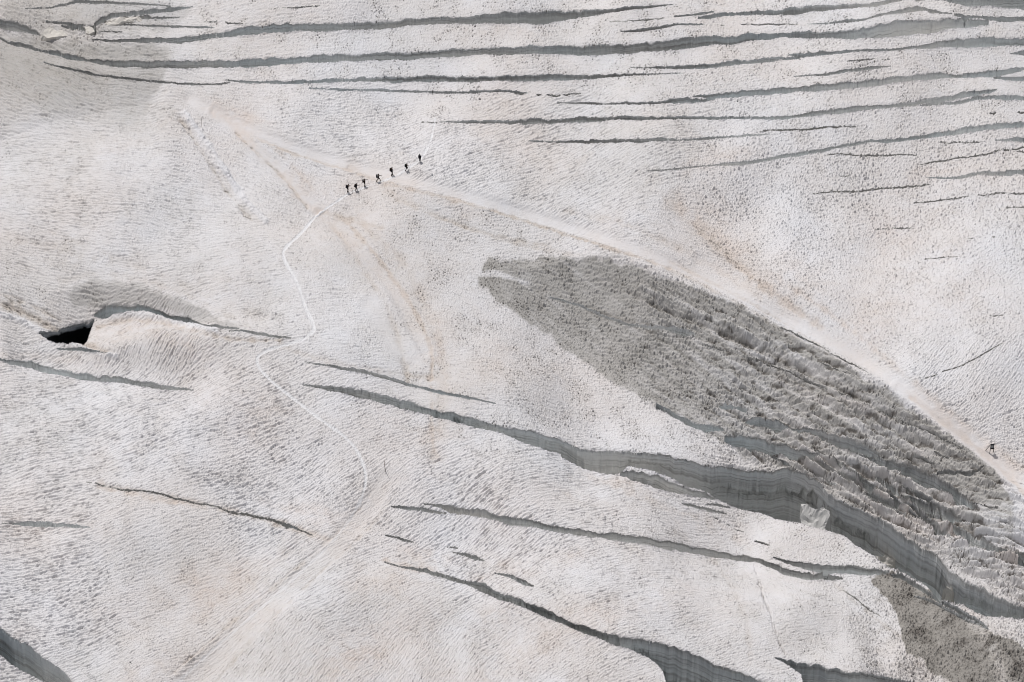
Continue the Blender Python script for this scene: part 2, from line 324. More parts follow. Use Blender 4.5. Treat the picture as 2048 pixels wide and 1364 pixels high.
bz = poly_between([1738,1152, 1780,1146, 1850,1170, 1900,1215, 2060,1300], [1738,1158, 1768,1190, 1792,1222, 1803,1262, 1812,1300, 1861,1335, 1908,1366, 2060,1480], 4)
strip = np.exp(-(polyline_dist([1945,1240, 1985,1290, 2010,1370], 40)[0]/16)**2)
BARE_SHADE = np.maximum(BARE_SHADE, bz*(.92+.10*patchy2)*(1-.6*strip)); DIRT += .8*bz*(1-.6*strip); GRIT_SHADE = np.clip(GRIT_SHADE + .25*bz*np.clip(patchy2, 0, 2), 0, 1)  # corner patch: its shade is coloured in, browned with dirt
BARE_SHADE = np.maximum(BARE_SHADE, .60*(1-sstep((VP-95-.12*UP)/170))*poly_between([-80,60, 0,68, 150,85, 345,92, 352,93], [-80,400, 0,400, 200,330, 290,225, 325,160, 352,95], 22))
BARE_SHADE = np.maximum(BARE_SHADE, .50*poly_between([135,590, 150,572, 190,560, 260,564, 330,587, 400,615, 480,655], [135,595, 150,618, 200,612, 270,608, 340,622, 420,645, 480,660], 7))
BARE_SHADE = np.maximum(BARE_SHADE, .35*poly_between([0,-10,150,-6,330,5,390,10],[0,60,100,70,340,60,390,14], 12))
BARE_SHADE = np.maximum(BARE_SHADE, .22*poly_between([1500,920, 1600,935, 1700,985, 1760,1040, 1900,1090, 2060,1110], [1500,940, 1640,985, 1760,1060, 1850,1120, 1920,1180, 2060,1215], 10))

# ------------------------------------------------------------------ crevasses, traced as far lip / near lip
TILE = {1:(0,0), 2:(680,0), 3:(1348,0), 4:(0,450), 5:(680,450), 6:(1348,450), 7:(0,898), 8:(680,898), 9:(1348,898)}
ZS = 2048/700
def tr(t, s):
    a = np.array([float(x) for x in s.replace(',', ' ').split()]).reshape(-1, 2)/ZS + np.array(TILE[t]); return a
CR = []      # (far, near, depth factor, thin?)
def cv(parts, df=1.0, under=0.0):      # parts: list of (tile, far, near)
    CR.append((np.vstack([tr(t, f) for t, f, n in parts]), np.vstack([tr(t, n) for t, f, n in parts]), df, False, under or .5))
def thin(t, s, wd, df=1.0):
    a = tr(t, s); wd = max(wd/ZS, 1.5)
    b = a.copy(); k = np.ones(len(a)); k[0] = k[-1] = .25; b[:, 1] += wd*k; CR.append((a, b, df, True, 0.0))
# --- top
cv([(1, '-60,112 0,115 80,122 150,150 210,180 235,205', '-60,160 0,170 60,180 150,195 235,208')])
cv([(1, '-60,208 0,215 100,245 200,275 300,290 400,310 500,345 600,352 700,348 800,352 900,355 1000,350 1150,355 1300,355 1500,345 1700,330 1900,318', '-60,215 0,230 60,265 130,280 230,300 330,330 430,350 560,370 620,385 700,395 850,402 1000,402 1200,400 1400,395 1600,385 1800,368'),
    (2, '0,315 200,310 450,300 700,285 900,275 1100,270 1300,268 1500,262 1700,258 1800,250 1880,238', '0,362 200,355 450,350 650,340 800,325 1000,322 1250,320 1450,325 1650,320 1750,315 1800,305 1900,302'),
    (3, '0,228 150,212 300,210 450,195 600,190 700,185 780,188 950,185 1000,180 1100,160 1200,140 1350,125 1500,110 1700,105 1850,115', '0,300 200,275 330,265 450,245 560,235 650,222 750,225 850,228 1000,230 1100,225 1280,225 1450,200 1600,175 1750,160 1840,146')])
cv([(1, '540,230 700,225 850,225 1000,220 1150,205 1300,182 1450,155 1600,142 1700,138 1850,137', '540,233 700,250 850,253 1050,250 1150,240 1300,218 1500,205 1600,190 1700,182 1900,182'),
    (2, '0,135 150,128 300,125 400,110 600,102 850,85 950,72 1100,65 1400,60 1600,48 1700,38 1800,32 1950,25', '0,182 200,175 350,165 450,150 650,140 800,145 900,140 1050,140 1200,142 1330,125 1450,100 1600,75 1750,52 1850,40 1950,28')])
cv([(1, '255,362 400,396 550,426 700,451 850,464 1000,476 1050,486 1150,488 1280,486 1350,482', '255,367 400,408 550,440 700,465 850,478 1000,488 1050,496 1150,500 1280,496 1350,484')])
cv([(1, '1320,466 1450,473 1600,472 1800,465 1900,462', '1320,471 1450,488 1700,490 1900,485'),
    (2, '0,460 100,455 250,450 400,448 600,445 800,452 900,445 1100,440 1300,437 1500,435 1700,430 1900,428 2010,428', '0,478 200,482 500,478 800,480 1000,478 1300,475 1450,465 1700,445 1850,436 2010,430')])
cv([(2, '-180,515 0,518 150,522 230,517 330,525 450,530 600,535 750,535 850,527 950,525 1050,535 1100,542', '-180,519 0,529 150,534 300,537 400,542 600,547 770,547 850,540 950,537 1050,547 1100,545')])
thin(2, '1010,548 1100,552 1200,552 1280,555 1410,547', 9)
cv([(1, '150,48 300,40 380,18 440,4 600,6 750,12 900,20 1000,32', '150,52 300,50 380,34 440,24 600,22 800,27 900,32 1000,38')])
thin(1, '0,45 100,48 150,52 200,50', 6)
cv([(1, '550,140 590,100 650,75 800,62 1000,42 1130,36', '550,155 600,132 650,102 760,88 900,77 1000,68 1130,40')])
cv([(1, '270,126 400,132 500,142', '270,130 400,146 500,150')], 1.3)
cv([(1, '590,135 640,118 750,102 840,93 950,95 1050,100', '590,138 640,138 750,122 850,112 950,108 1050,103')])
cv([(1, '700,138 850,143 1000,148 1180,153 1260,160', '700,146 850,155 1000,162 1180,166 1260,162')], 1.3)
cv([(1, '360,152 430,148 500,155', '360,156 430,178 500,180')])
cv([(1, '510,158 530,150 560,165', '510,190 530,212 560,200')], 1.8)
thin(1, '560,192 640,182 720,184', 9); thin(1, '1170,124 1300,130 1400,138 1520,149', 6); thin(1, '1540,48 1750,42 1940,28', 5)
thin(1, '230,212 300,215 420,218 520,222', 5)
thin(2, '1580,128 1680,130', 9, 1.5); thin(2, '1680,118 1800,117 1900,98', 8)
cv([(2, '1640,184 1750,172 1850,156 1930,144', '1640,187 1780,186 1870,170 1930,160'), (3, '0,138 100,137 180,141', '0,152 100,148 180,144')])
cv([(2, '1700,392 1800,393 1900,388', '1700,395 1800,398 1900,404'), (3, '0,385 150,378 300,365 320,358 450,348 600,335 700,328 735,330', '0,405 150,400 350,385 450,375 600,360 700,350 735,345')])
cv([(3, '670,318 750,308 900,303 1100,290 1300,286 1350,278 1450,262 1550,235 1700,222 1850,218 2048,222 2200,222', '670,322 750,338 900,320 1100,302 1300,296 1400,287 1600,278 1800,280 1900,275 2048,268 2200,262')])
cv([(3, '0,93 150,75 230,66', '0,101 150,88 230,71')])
cv([(3, '140,100 200,90 350,70 520,62 580,60 700,42 800,28 1000,25 1150,22 1190,10 1300,-8 1400,-20', '140,110 200,112 300,100 450,92 560,92 700,90 800,75 900,58 1050,50 1150,40 1200,38 1300,10 1400,-10')])
thin(3, '180,150 300,147 450,138 600,140 760,140', 6)
cv([(3, '780,140 880,132 1000,118 1080,110 1200,85 1300,62 1420,32 1480,42 1560,68 1640,78', '780,143 880,140 1000,132 1100,124 1220,94 1300,84 1400,72 1470,64 1500,80 1560,82 1640,80')])
cv([(3, '1380,-30 1500,-30 1700,-35 2048,-40 2200,-40', '1380,-8 1420,14 1480,0 1600,10 1700,30 1790,40 1850,42 1950,55 2048,70 2200,80')], 1.2)
cv([(3, '1640,78 1700,84 1780,93 1900,98 2048,103 2200,106', '1640,90 1700,104 1800,107 1850,128 2000,130 2048,126 2200,122')])
thin(3, '980,360 1100,350 1200,340 1280,342', 5)
cv([(3, '700,444 900,424 1000,408 1150,390 1270,384', '700,448 900,440 1000,427 1150,407 1270,388')])
cv([(3, '1970,312 2048,298 2200,290', '1970,316 2048,326 2200,326')])
cv([(3, '110,560 200,550 350,538 500,524 650,514 900,490 1200,465 1400,438 1600,430 1700,425 1850,415 2048,390 2200,378', '110,566 250,576 350,571 550,558 700,545 900,530 1000,522 1200,500 1400,475 1550,462 1700,460 1850,460 1930,440 2048,410 2200,392')])
cv([(3, '1870,455 1950,445 2048,445 2200,450', '1870,460 1950,472 2048,477 2200,477')])
cv([(2, '1270,598 1500,599 1700,597 1900,590 1935,582', '1270,603 1500,613 1700,612 1900,606 1940,606'), (3, '20,578 130,570 240,578', '0,608 100,605 200,592 240,583')])
thin(2, '430,711 500,714 600,720', 5)
cv([(2, '590,710 700,710 900,705 1100,699 1250,699 1400,688 1600,679 1650,679 1800,681', '590,715 700,722 900,723 1100,726 1250,726 1450,719 1600,706 1800,701'),
    (3, '0,680 200,682 500,685 620,680 700,673 850,650 1000,630 1150,617 1250,609 1400,590 1600,560 1750,535 1890,520', '0,699 200,697 450,699 550,706 620,697 800,684 950,666 1100,649 1230,633 1350,626 1550,601 1700,571 1850,546 1890,525')])
cv([(3, '1440,617 1600,599 1750,570 1900,555 1960,555 2048,560 2200,562', '1440,620 1650,611 1750,590 1850,581 1940,586 2048,583 2200,585')])
cv([(2, '1100,824 1300,823 1500,818 1700,810 1900,808', '1100,828 1300,836 1500,839 1700,833 1900,830'), (3, '0,814 150,804 300,794 420,786 500,783 560,783', '0,829 150,821 300,811 430,801 500,793 560,787')])
thin(3, '500,769 700,753 900,743 1100,736', 10); thin(3, '1100,738 1300,720 1500,690 1700,672', 6); thin(3, '1700,666 1850,660 2048,653 2200,650', 12)
cv([(2, '1800,998 1930,990', '1800,1001 1930,996'), (3, '0,986 150,970 350,950 500,934 700,895 850,874 1000,845 1150,818 1300,812 1400,800 1500,785 1620,765 1700,742 1850,728 2048,712 2200,702', '0,994 150,977 400,967 500,950 700,920 850,892 1000,866 1150,832 1250,836 1400,821 1600,791 1750,771 1900,756 2048,741 2200,732')])
thin(2, '1280,1005 1500,1000 1800,997', 4.5)
thin(3, '870,905 980,898 1100,912 1300,908 1500,910', 5.5); thin(3, '1440,960 1520,945 1700,915 1800,902 1900,880 2048,858 2200,840', 8)
cv([(3, '1880,820 1950,814 2048,810 2200,806', '1880,824 1950,830 2048,832 2200,830')])
thin(3, '1500,835 1700,832 1880,825', 4.5); thin(3, '1980,882 2060,890 2200,890', 5); thin(3, '1540,1000 1770,990', 5)
thin(3, '850,1025 960,1027 1080,1025', 5); thin(3, '630,1030 700,1038', 5)
cv([(3, '1480,1038 1650,1033 1700,1018 1780,1006 1900,1003 2048,990 2200,985', '1480,1041 1600,1048 1700,1045 1780,1025 1950,1030 2048,1028 2200,1026')])
thin(3, '800,1130 1000,1118 1200,1105 1400,1085 1500,1078 1640,1062', 7); thin(3, '1400,1190 1600,1165 1750,1145 1900,1128 2048,1130 2200,1130', 8)
thin(3, '1100,1210 1350,1208', 4.5); thin(3, '1850,1225 2048,1210 2200,1200', 5); thin(3, '340,1095 520,1100', 4.5)
thin(6, '1120,24 1300,18 1480,12', 4.5); thin(6, '1430,208 1560,190 1700,175', 4.5); thin(6, '1650,80 1850,68 2048,50', 4.5)
thin(6, '1840,530 1920,522 2048,508 2200,500', 6); thin(6, '1370,920 1480,890 1600,850 1700,812 1760,780 1850,730 1950,670', 4.5, .7); thin(6, '1780,628 2048,605', 4.5, .7)
# --- left middle
cv([(4, '552,520 600,480 650,470 800,470 880,483 950,508 1000,528 1100,540 1150,560 1230,580 1400,603', '552,538 600,552 650,540 750,525 850,516 930,530 990,555 1100,580 1200,600 1400,609')], 1.6, 1.0)
cv([(4, '228,630 320,617 400,590 480,575 520,565 552,548', '228,633 290,680 340,697 400,706 480,700 510,680 530,620 552,560')], 3.5, 11.0)
cv([(4, '1340,615 1410,610 1500,622 1600,640 1700,658', '1340,625 1410,622 1500,645 1600,660 1700,664')], .7)
cv([(4, '330,722 400,722 500,725 560,730 640,748', '330,726 400,735 500,742 560,748 640,752')], .7)
cv([(4, '-60,756 0,768 100,788 250,823 400,848 550,878 700,893 850,910 1000,945 1130,965', '-60,790 0,802 100,827 250,862 400,892 550,917 700,932 850,952 950,963 1130,968')])
cv([(5, '-210,798 -120,812', '-210,800 -120,822'), (5, '-60,812 0,823 150,848 250,878 400,928 600,973 800,1013 910,1042', '-60,828 0,842 150,872 250,897 400,943 600,992 800,1027 910,1046')], 1.2)
# --- the long one that opens into the great crevasse
cv([(5, '-220,932 -100,938 0,948 150,973 250,1003 400,1028 550,1073 700,1108 850,1153 1000,1183 1150,1213 1300,1253 1400,1298 1500,1310 1600,1318 1800,1330 1930,1342', '-220,935 -100,960 0,982 100,1012 200,1032 350,1077 500,1112 650,1152 800,1192 950,1222 1050,1272 1200,1320 1290,1350'),
    (9, '0,48 100,70 170,95 300,95 450,120 580,125 665,105 740,130 790,165 850,200 900,262 1020,322 1100,360 1200,400 1270,450 1350,510 1450,570 1540,620 1620,715 1700,770 1800,810 1900,870 2048,915 2200,930',
        '0,0 0,0'),], 1.15)
_big = CR.pop()
near_big = np.vstack([tr(5, '-220,935 -100,960 0,982 100,1012 200,1032 350,1077 500,1112 650,1152 800,1192 950,1222 1050,1272 1200,1320 1290,1350'),
    tr(8, '1300,62 1420,118 1520,143 1620,152 1680,112 1760,112 1850,138 1950,178 2040,222'),
    tr(9, '130,235 200,256 240,298 350,345 480,375 600,415 740,440 850,470 950,495 1000,510 1060,570 1150,620 1250,690 1350,730 1450,790 1540,860 1620,900 1700,920 1820,985 1900,990 2048,998 2200,1010')])
CR.append((_big[0], near_big, 1.15, False, 2.0))
cv([(8, '1640,140 1680,126 1760,128 1850,152 1950,192 2040,235', '1640,158 1700,186 1800,218 1900,250 2048,274'), (9, '120,245 190,266 238,296', '120,280 180,292 238,300')], 1.0)
cv([(9, '45,318 100,316 180,338 250,358 310,376', '45,322 100,340 200,373 310,380')], 1.0)
cv([(9, '190,322 250,320 330,342', '190,326 250,332 330,347')], 1.0)
cv([(8, '298,334 380,331 480,342 620,372', '298,340 400,360 500,372 620,380')], .8)
cv([(8, '488,320 560,322 700,338 850,358 950,393 1100,410 1250,448 1400,468 1600,493 1800,518 1940,545', '488,324 590,347 650,377 740,391 850,402 950,437 1000,448 1130,457 1300,497 1500,522 1700,552 1850,577 1940,598'),
    (9, '0,550 100,563 250,593 400,618 500,638 560,663 650,693 750,723 900,733 990,758', '0,592 100,617 250,642 350,656 480,667 560,702 650,742 750,766 900,769 990,762')])
cv([(9, '578,628 650,648 750,663 900,678 1060,684 1200,705 1265,725', '578,634 700,690 800,715 900,730 1050,741 1150,746 1265,729')])
cv([(9, '1270,732 1350,742 1430,790 1560,880 1700,950 1830,1035', '1270,745 1350,775 1430,822 1560,905 1700,985 1830,1042')], 1.3)
cv([(9, '1400,858 1450,864 1500,880 1600,935 1700,985 1840,1050', '1400,863 1450,880 1500,900 1600,950 1700,1003 1840,1057')])
thin(9, '470,540 520,545 560,560', 14)
cv([(9, '588,1218 660,1233 740,1250 850,1258 900,1280 1000,1295 1150,1310 1300,1345 1400,1370', '588,1222 640,1247 700,1290 745,1325 760,1400 1100,1440 1400,1400')], 1.5)
cv([(8, '258,658 350,683 470,693 600,728 700,758 850,788 950,838 1100,893 1250,958 1350,1008 1500,1063 1600,1088 1750,1103 1900,1138', '258,662 350,692 430,710 500,727 600,757 740,802 850,852 1000,902 1150,967 1300,1027 1450,1092 1600,1147 1700,1182 1800,1222 1850,1257 1890,1300 1920,1400'),
    (9, '0,1155 150,1210 300,1280 400,1310 550,1365 700,1430', '0,1460 300,1480 700,1480')], 1.3, 2.2)
cv([(8, '265,503 330,503 370,523 430,543', '265,508 330,530 370,543 430,548')], .6)
cv([(8, '625,570 660,568 690,578', '625,574 660,582 690,584')], .6)
cv([(8, '655,602 740,608 800,628 845,650', '655,608 740,632 800,650 845,656')], .7)
cv([(8, '905,722 1000,733 1080,765 1135,800', '905,728 1000,762 1080,800 1135,806')], .6)
cv([(7, '8,434 100,430 200,428 350,430 450,445 530,458', '8,438 100,446 200,458 350,459 450,463 530,461')], 1.0)
thin(7, '500,188 620,213 750,229 900,250 1050,287 1200,318 1330,350', 8, .8); thin(7, '1300,345 1350,355 1500,385 1600,410 1700,440 1830,495', 15, .8)
cv([(7, '1640,428 1680,432 1740,450', '1640,434 1680,460 1740,458')], 1.3)
cv([(7, '-120,970 0,1035 60,1090 150,1140 250,1220 350,1290 440,1365 520,1440', '-120,1100 0,1205 60,1258 120,1298 200,1335 300,1385 440,1450 520,1480')], 1.1)
# --- broken ice on the right
cv([(6, '-105,1038 0,1098 60,1118 150,1168 250,1188 300,1200', '-105,1080 0,1127 80,1172 190,1217 260,1207 300,1204')], 1.1)
cv([(6, '262,1060 330,1053 380,1066 425,1085', '262,1072 350,1080 400,1092 425,1092')])
cv([(6, '418,1140 500,1128 600,1148 700,1178 850,1203 900,1228 1000,1248 1100,1278 1200,1328', '418,1155 520,1185 600,1206 680,1202 760,1196 850,1230 920,1270 960,1300 1100,1340 1200,1350')])
cv([(6, '295,1232 350,1225 450,1240 550,1268 700,1308 850,1358', '295,1275 380,1305 450,1325 600,1350 700,1360 850,1372')], .8)
cv([(9, '1030,0 1100,28 1200,38 1300,78 1400,98 1500,138 1600,198 1650,230 1750,315 1900,340', '1030,15 1150,62 1300,130 1400,170 1500,218 1600,263 1700,308 1800,345 1900,345')])
cv([(9, '1540,130 1620,123 1740,138 1815,92', '1540,150 1600,152 1740,154 1815,100')])
cv([(9, '820,0 900,38 980,88 1080,148 1150,200 1200,258', '820,12 930,72 970,110 1040,152 1100,200 1150,256 1200,262')])
cv([(9, '1180,148 1260,198 1330,258 1420,288 1500,328 1600,378 1690,410', '1180,158 1260,240 1340,300 1400,322 1500,370 1600,418 1690,416')], .9)
cv([(9, '1380,300 1500,370 1650,455 1750,498 1900,570 2048,620 2200,650', '1380,325 1480,395 1600,458 1700,520 1850,600 2048,645 2200,670')], .8)
cv([(9, '1480,420 1540,438', '1480,424 1540,446')]); cv([(9, '1525,482 1580,480 1640,505', '1525,490 1580,505 1640,512')])
cv([(9, '2012,650 2050,642 2200,645', '2012,680 2050,688 2200,690')])
cv([(5, '1225,422 1280,432', '1225,426 1280,440'), (5, '1400,466 1550,528 1700,578 1900,595', '1400,474 1550,545 1700,592 1900,615'), (6, '0,593 60,608 120,635', '0,636 60,656 120,645')], .9)
thin(6, '130,690 350,745 600,830 900,960 1100,1040', 7, .8); thin(6, '1100,1040 1250,1100 1600,1260 1740,1340', 6, .8)
thin(6, '610,590 700,630 830,690 910,745', 8, .8); thin(6, '910,750 980,780 1060,820 1160,870', 9, .8); thin(6, '830,810 980,855 1100,890', 7, .8)
thin(9, '200,385 300,430 350,465 420,485', 6, .6); thin(9, '940,790 1050,865 1150,940 1230,985', 5, .6)
thin(5, '1660,950 1780,1020', 8, .8); thin(5, '1780,1020 1850,1050', 10)
thin(9, '1500,0 1560,30 1640,45', 12); thin(9, '1400,40 1480,70 1530,100', 12)
# the meandering melt channel in the lower right runs across the slope
rs = np.random.default_rng(5)
for k_ in range(15):      # the many short slots between the grey slope and the great crevasse
    q = (k_+.5)/15; r1 = rs.uniform(.0, 1)
    x0 = 1490 + 440*q + rs.uniform(-20, 20)
    up_ = np.interp(x0, [1480, 1500, 1700, 1880, 1960, 2040], [868, 874, 905, 950, 1010, 1030]); lo_ = np.interp(x0, [1480, 1578, 1700, 1830, 1910, 2048], [932, 934, 1006, 1086, 1141, 1206])
    y0 = up_ + (lo_-up_)*(.12+.62*((k_*.618) % 1))
    L_ = rs.uniform(50, 110)*(.5+.5*min(1, (lo_-up_)/110)); sl = rs.uniform(.50, .62); wd_ = rs.uniform(4, 11)
    xs = np.linspace(0, 1, 7); yy = y0+xs*L_*sl+rs.normal(0, 2.0, 7).cumsum()*.6
    bell = np.sin(np.pi*np.clip(xs, .03, .97))**.7
    fa_ = np.stack([x0+xs*L_, yy], 1); ne_ = fa_.copy(); ne_[:, 1] += wd_*bell*(1+.3*rs.normal(0, 1, 7)).clip(.4, 1.6)
    CR.append((fa_, ne_, 1.2, False, 1.0))
d, s = polyline_dist(smoothpts([1508,1130, 1520,1165, 1528,1200, 1542,1225, 1545,1250, 1556,1270, 1560,1290, 1572,1310], 1), 10)
k = np.exp(-((d+wob*.8)/1.8)**2)*sstep((UP-1495)/5); H -= .35*k; GRIT_SHADE = np.clip(GRIT_SHADE+.35*k, 0, 1)

def wiggle(seed, lam):
    r = np.random.default_rng(seed); n = int(2600/lam)+3; a = r.standard_normal(n)
    return lambda u: np.interp(u, -200+np.arange(n)*lam, a)
CID = np.zeros(UP.shape, np.int16); ZC = np.zeros_like(UP); WALL = np.zeros_like(UP)
YSH = np.zeros_like(UP)
for ci, (far, near, df, isthin, under) in enumerate(CR, 1):
    lo = max(far[:, 0].min(), near[:, 0].min()); hi = min(far[:, 0].max(), near[:, 0].max())
    i0, i1 = np.searchsorted(UA, lo-40), np.searchsorted(UA, hi+40)
    top = min(far[:, 1].min(), near[:, 1].min()); bot = max(far[:, 1].max(), near[:, 1].max())
    j0, j1 = np.searchsorted(VA, top-230), np.searchsorted(VA, bot+90)
    u = UP[j0:j1, i0:i1]; v = VP[j0:j1, i0:i1]
    fo = np.argsort(far[:, 0], kind='stable'); no = np.argsort(near[:, 0], kind='stable')
    f = np.interp(u, far[fo, 0], far[fo, 1]); n = np.interp(u, near[no, 0], near[no, 1])
    wpx = np.maximum(n-f, 0)
    a, b, c, e = (wiggle(ci*7+q, l) for q, l in enumerate((22, 9, 4.5, 60)))
    if isthin:
        gap = np.clip(1.2*e(u)+(1.5 if wpx.max() > 2.2 else .8)+.6*b(u), 0, 1)
        wob1 = .9*a(u)+.45*b(u)
        f = f+wob1; n = n+wob1 ; wq = (n-f)*gap; n = f+wq
        wpx = np.maximum(n-f, 0)
    else:
        g = np.clip(wpx/9, .12, 1)
        f = f + g*(1.25*a(u)+.75*b(u)+.4*c(u))
        a2, b2, c2 = (wiggle(ci*7+900+q, l) for q, l in enumerate((26, 10, 4.5)))
        n = n + g*(1.1*a2(u)+.6*b2(u)+.35*c2(u))
        wpx = np.maximum(n-f, 0)
    t = v-f
    ins = (t > 0) & (t < wpx) & (u > lo) & (u < hi) & (wpx > .7)
    s_ = 10.9*(1+(v-682)*1.9e-4)
    dv = wpx/(s_*CP)
    Dp = (dv*1.45+0.5)*df*(2.2 if isthin else 1.0) + np.clip(12-wpx, 0, 9)*.18
    tw = np.clip(.10*wpx, 1.0, 5)
    steps = np.clip(t/tw, 0, 1)
    lw = np.clip(2.2*e(u)+1.0*a(u), 0, 4.5)*np.clip((wpx-12)/20, 0, 1)            # width of a ledge part of the way down
    lf = np.clip(.30+.10*wiggle(ci*7+55, 70)(u)+.03*b(u), .12, .6)                 # how far down it lies
    t2 = np.clip((t-tw*.5-lw)/(tw*.5), 0, 1)
    prof = np.where(t < tw*.5, lf*np.clip(t/(tw*.5), 0, 1), lf+.03*np.clip((t-tw*.5)/(lw+.01), 0, 1)+(.97-lf)*t2)
    z = -Dp*prof*np.clip((wpx-t)/1.3, 0, 1)
    if under > 3:       # the cave: a thin roof, then the ground falls away behind it
        s1 = np.clip(t/3.0, 0, 1); s2 = np.clip((t-3)/4, 0, 1); s3 = np.clip((t-7)/3, 0, 1)
        z = -(2.0*s1+1.0*s2+Dp*s3)*np.clip((wpx-t)/1.3, 0, 1)
        ysh = under*np.clip((t-2)/3, 0, 1)*np.clip((wpx-t)/6, 0, 1)*np.clip(wpx/14-.3, 0, 1)
    else: ysh = under*np.clip((steps-.5)*2, 0, 1)*np.clip((wpx-t)/6, 0, 1)*np.clip(wpx/30, 0, 1)
    ym = YSH[j0:j1, i0:i1]; ym[ins] = ysh[ins]
    zc = ZC[j0:j1, i0:i1]; m = ins & (z < zc)
    zc[m] = z[m]; CID[j0:j1, i0:i1][ins] = ci
    # raised near lip, slumped far lip; lit and shaded edges also coloured in
    hh = H[j0:j1, i0:i1]; on = (u > lo) & (u < hi) & (wpx > 2.5)
    dn = v-n
    k = np.where(on & (dn > -0.5) & (dn < 12), np.exp(-np.clip(dn, 0, 99)/3.0), 0)*np.clip(wpx/20, 0, 1)
    hh += .28*k
    k2 = np.where(on & (t <= 0) & (t > -10), np.exp(t/2.2), 0)*np.clip(wpx/25, 0, 1); hh -= .30*k2*(1+.5*b(u))
    GRIT_SHADE[j0:j1, i0:i1] += (.25*k2).astype(np.float32)
    DIRT[j0:j1, i0:i1] *= 1-.6*k  # lit near lip paled in the colour
inside = CID > 0
crn = samp(fnoise(fractal(4, 40, 1.3)))
ZT = ZB + np.where(inside, ZC + .06*crn, H*out)
# a near lip that stays sharp
BARE_SHADE = np.clip(BARE_SHADE, 0, 1)
print('grid', NU, NV, 'crevasses', len(CR))

# ------------------------------------------------------------------ materials of the glacier
def nn(m, t, **k):
    n = m.node_tree.nodes.new(t)
    for a, b in k.items(): setattr(n, a, b)
    return n
def rgbmix(m, fac, a, b):
    x = nn(m, 'ShaderNodeMix', data_type='RGBA'); L = m.node_tree.links
    for idx, val in ((0, fac), (6, a), (7, b)):
        if hasattr(val, 'is_linked') or isinstance(val, bpy.types.NodeSocket): L.new(val, x.inputs[idx])
        elif idx == 0: x.inputs[0].default_value = val
        else: x.inputs[idx].default_value = (*val, 1)
    return x.outputs[2]
def math_(m, op, a, b=0.0, clamp=False):
    x = nn(m, 'ShaderNodeMath', operation=op, use_clamp=clamp); L = m.node_tree.links
    for i, v in enumerate((a, b)):
        if isinstance(v, bpy.types.NodeSocket): L.new(v, x.inputs[i])
        else: x.inputs[i].default_value = v
    return x.outputs[0]
def attr(m, name): n = nn(m, 'ShaderNodeAttribute'); n.attribute_name = name; return n.outputs['Fac']
def noise(m, scale, detail=4, rough=.6, vec=None, dist=0):
    n = nn(m, 'ShaderNodeTexNoise'); n.inputs['Scale'].default_value = scale; n.inputs['Detail'].default_value = detail
    n.inputs['Roughness'].default_value = rough; n.inputs['Distortion'].default_value = dist
    if vec is not None: m.node_tree.links.new(vec, n.inputs['Vector'])
    return n.outputs['Fac']
def objvec(m, sc):
    tc = nn(m, 'ShaderNodeTexCoord'); mp = nn(m, 'ShaderNodeMapping'); mp.inputs['Scale'].default_value = sc
    m.node_tree.links.new(tc.outputs['Object'], mp.inputs['Vector']); return mp.outputs[0]
def ramp(m, v, a, b):
    x = nn(m, 'ShaderNodeMapRange'); m.node_tree.links.new(v, x.inputs[0]); x.inputs[1].default_value = a; x.inputs[2].default_value = b
    return x.outputs[0]

def snow_material():
    m = mat('snow', (.8, .8, .8), .75); L = m.node_tree.links; bs = m.node_tree.nodes['Principled BSDF']
    v1 = objvec(m, (1, 1, 1))
    big = noise(m, .05, 5, .6, v1); mid = noise(m, .45, 5, .65, v1); small = noise(m, 2.2, 3, .7, v1)
    white = rgbmix(m, ramp(m, big, .35, .65), (.795, .80, .83), (.795, .778, .780))
    dirtf = math_(m, 'MULTIPLY', attr(m, 'dirt'), math_(m, 'ADD', math_(m, 'MULTIPLY', mid, 1.5), .3), True)
    c = rgbmix(m, dirtf, white, (.56, .53, .49))
    pk = math_(m, 'MULTIPLY', attr(m, 'pink'), math_(m, 'ADD', math_(m, 'MULTIPLY', mid, 1.2), .25), True)
    c = rgbmix(m, math_(m, 'MULTIPLY', pk, .75), c, (.72, .63, .57))
    c = rgbmix(m, math_(m, 'MULTIPLY', attr(m, 'bare_shade'), .9), c, rgbmix(m, mid, (.39, .38, .36), (.52, .505, .48)))  # mixes the grey of the shaded slopes into the snow colour
    c = rgbmix(m, math_(m, 'MULTIPLY', math_(m, 'MULTIPLY', attr(m, 'bare_shade'), dirtf, True), .75), c, (.27, .25, .225))
    c = rgbmix(m, math_(m, 'MULTIPLY', attr(m, 'track'), .8), c, (.85, .85, .86))
    gr = ramp(m, math_(m, 'ADD', attr(m, 'grit_shade'), math_(m, 'MULTIPLY', math_(m, 'SUBTRACT', small, .5), .9)), .18, .62)
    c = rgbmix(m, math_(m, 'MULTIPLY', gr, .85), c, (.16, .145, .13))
    L.new(c, bs.inputs['Base Color'])
    bp = nn(m, 'ShaderNodeBump'); bp.inputs['Strength'].default_value = .8; bp.inputs['Distance'].default_value = .16
    L.new(noise(m, 1.8, 4, .7, objvec(m, (1, .8, 1))), bp.inputs['Height']); L.new(bp.outputs[0], bs.inputs['Normal'])
    return m
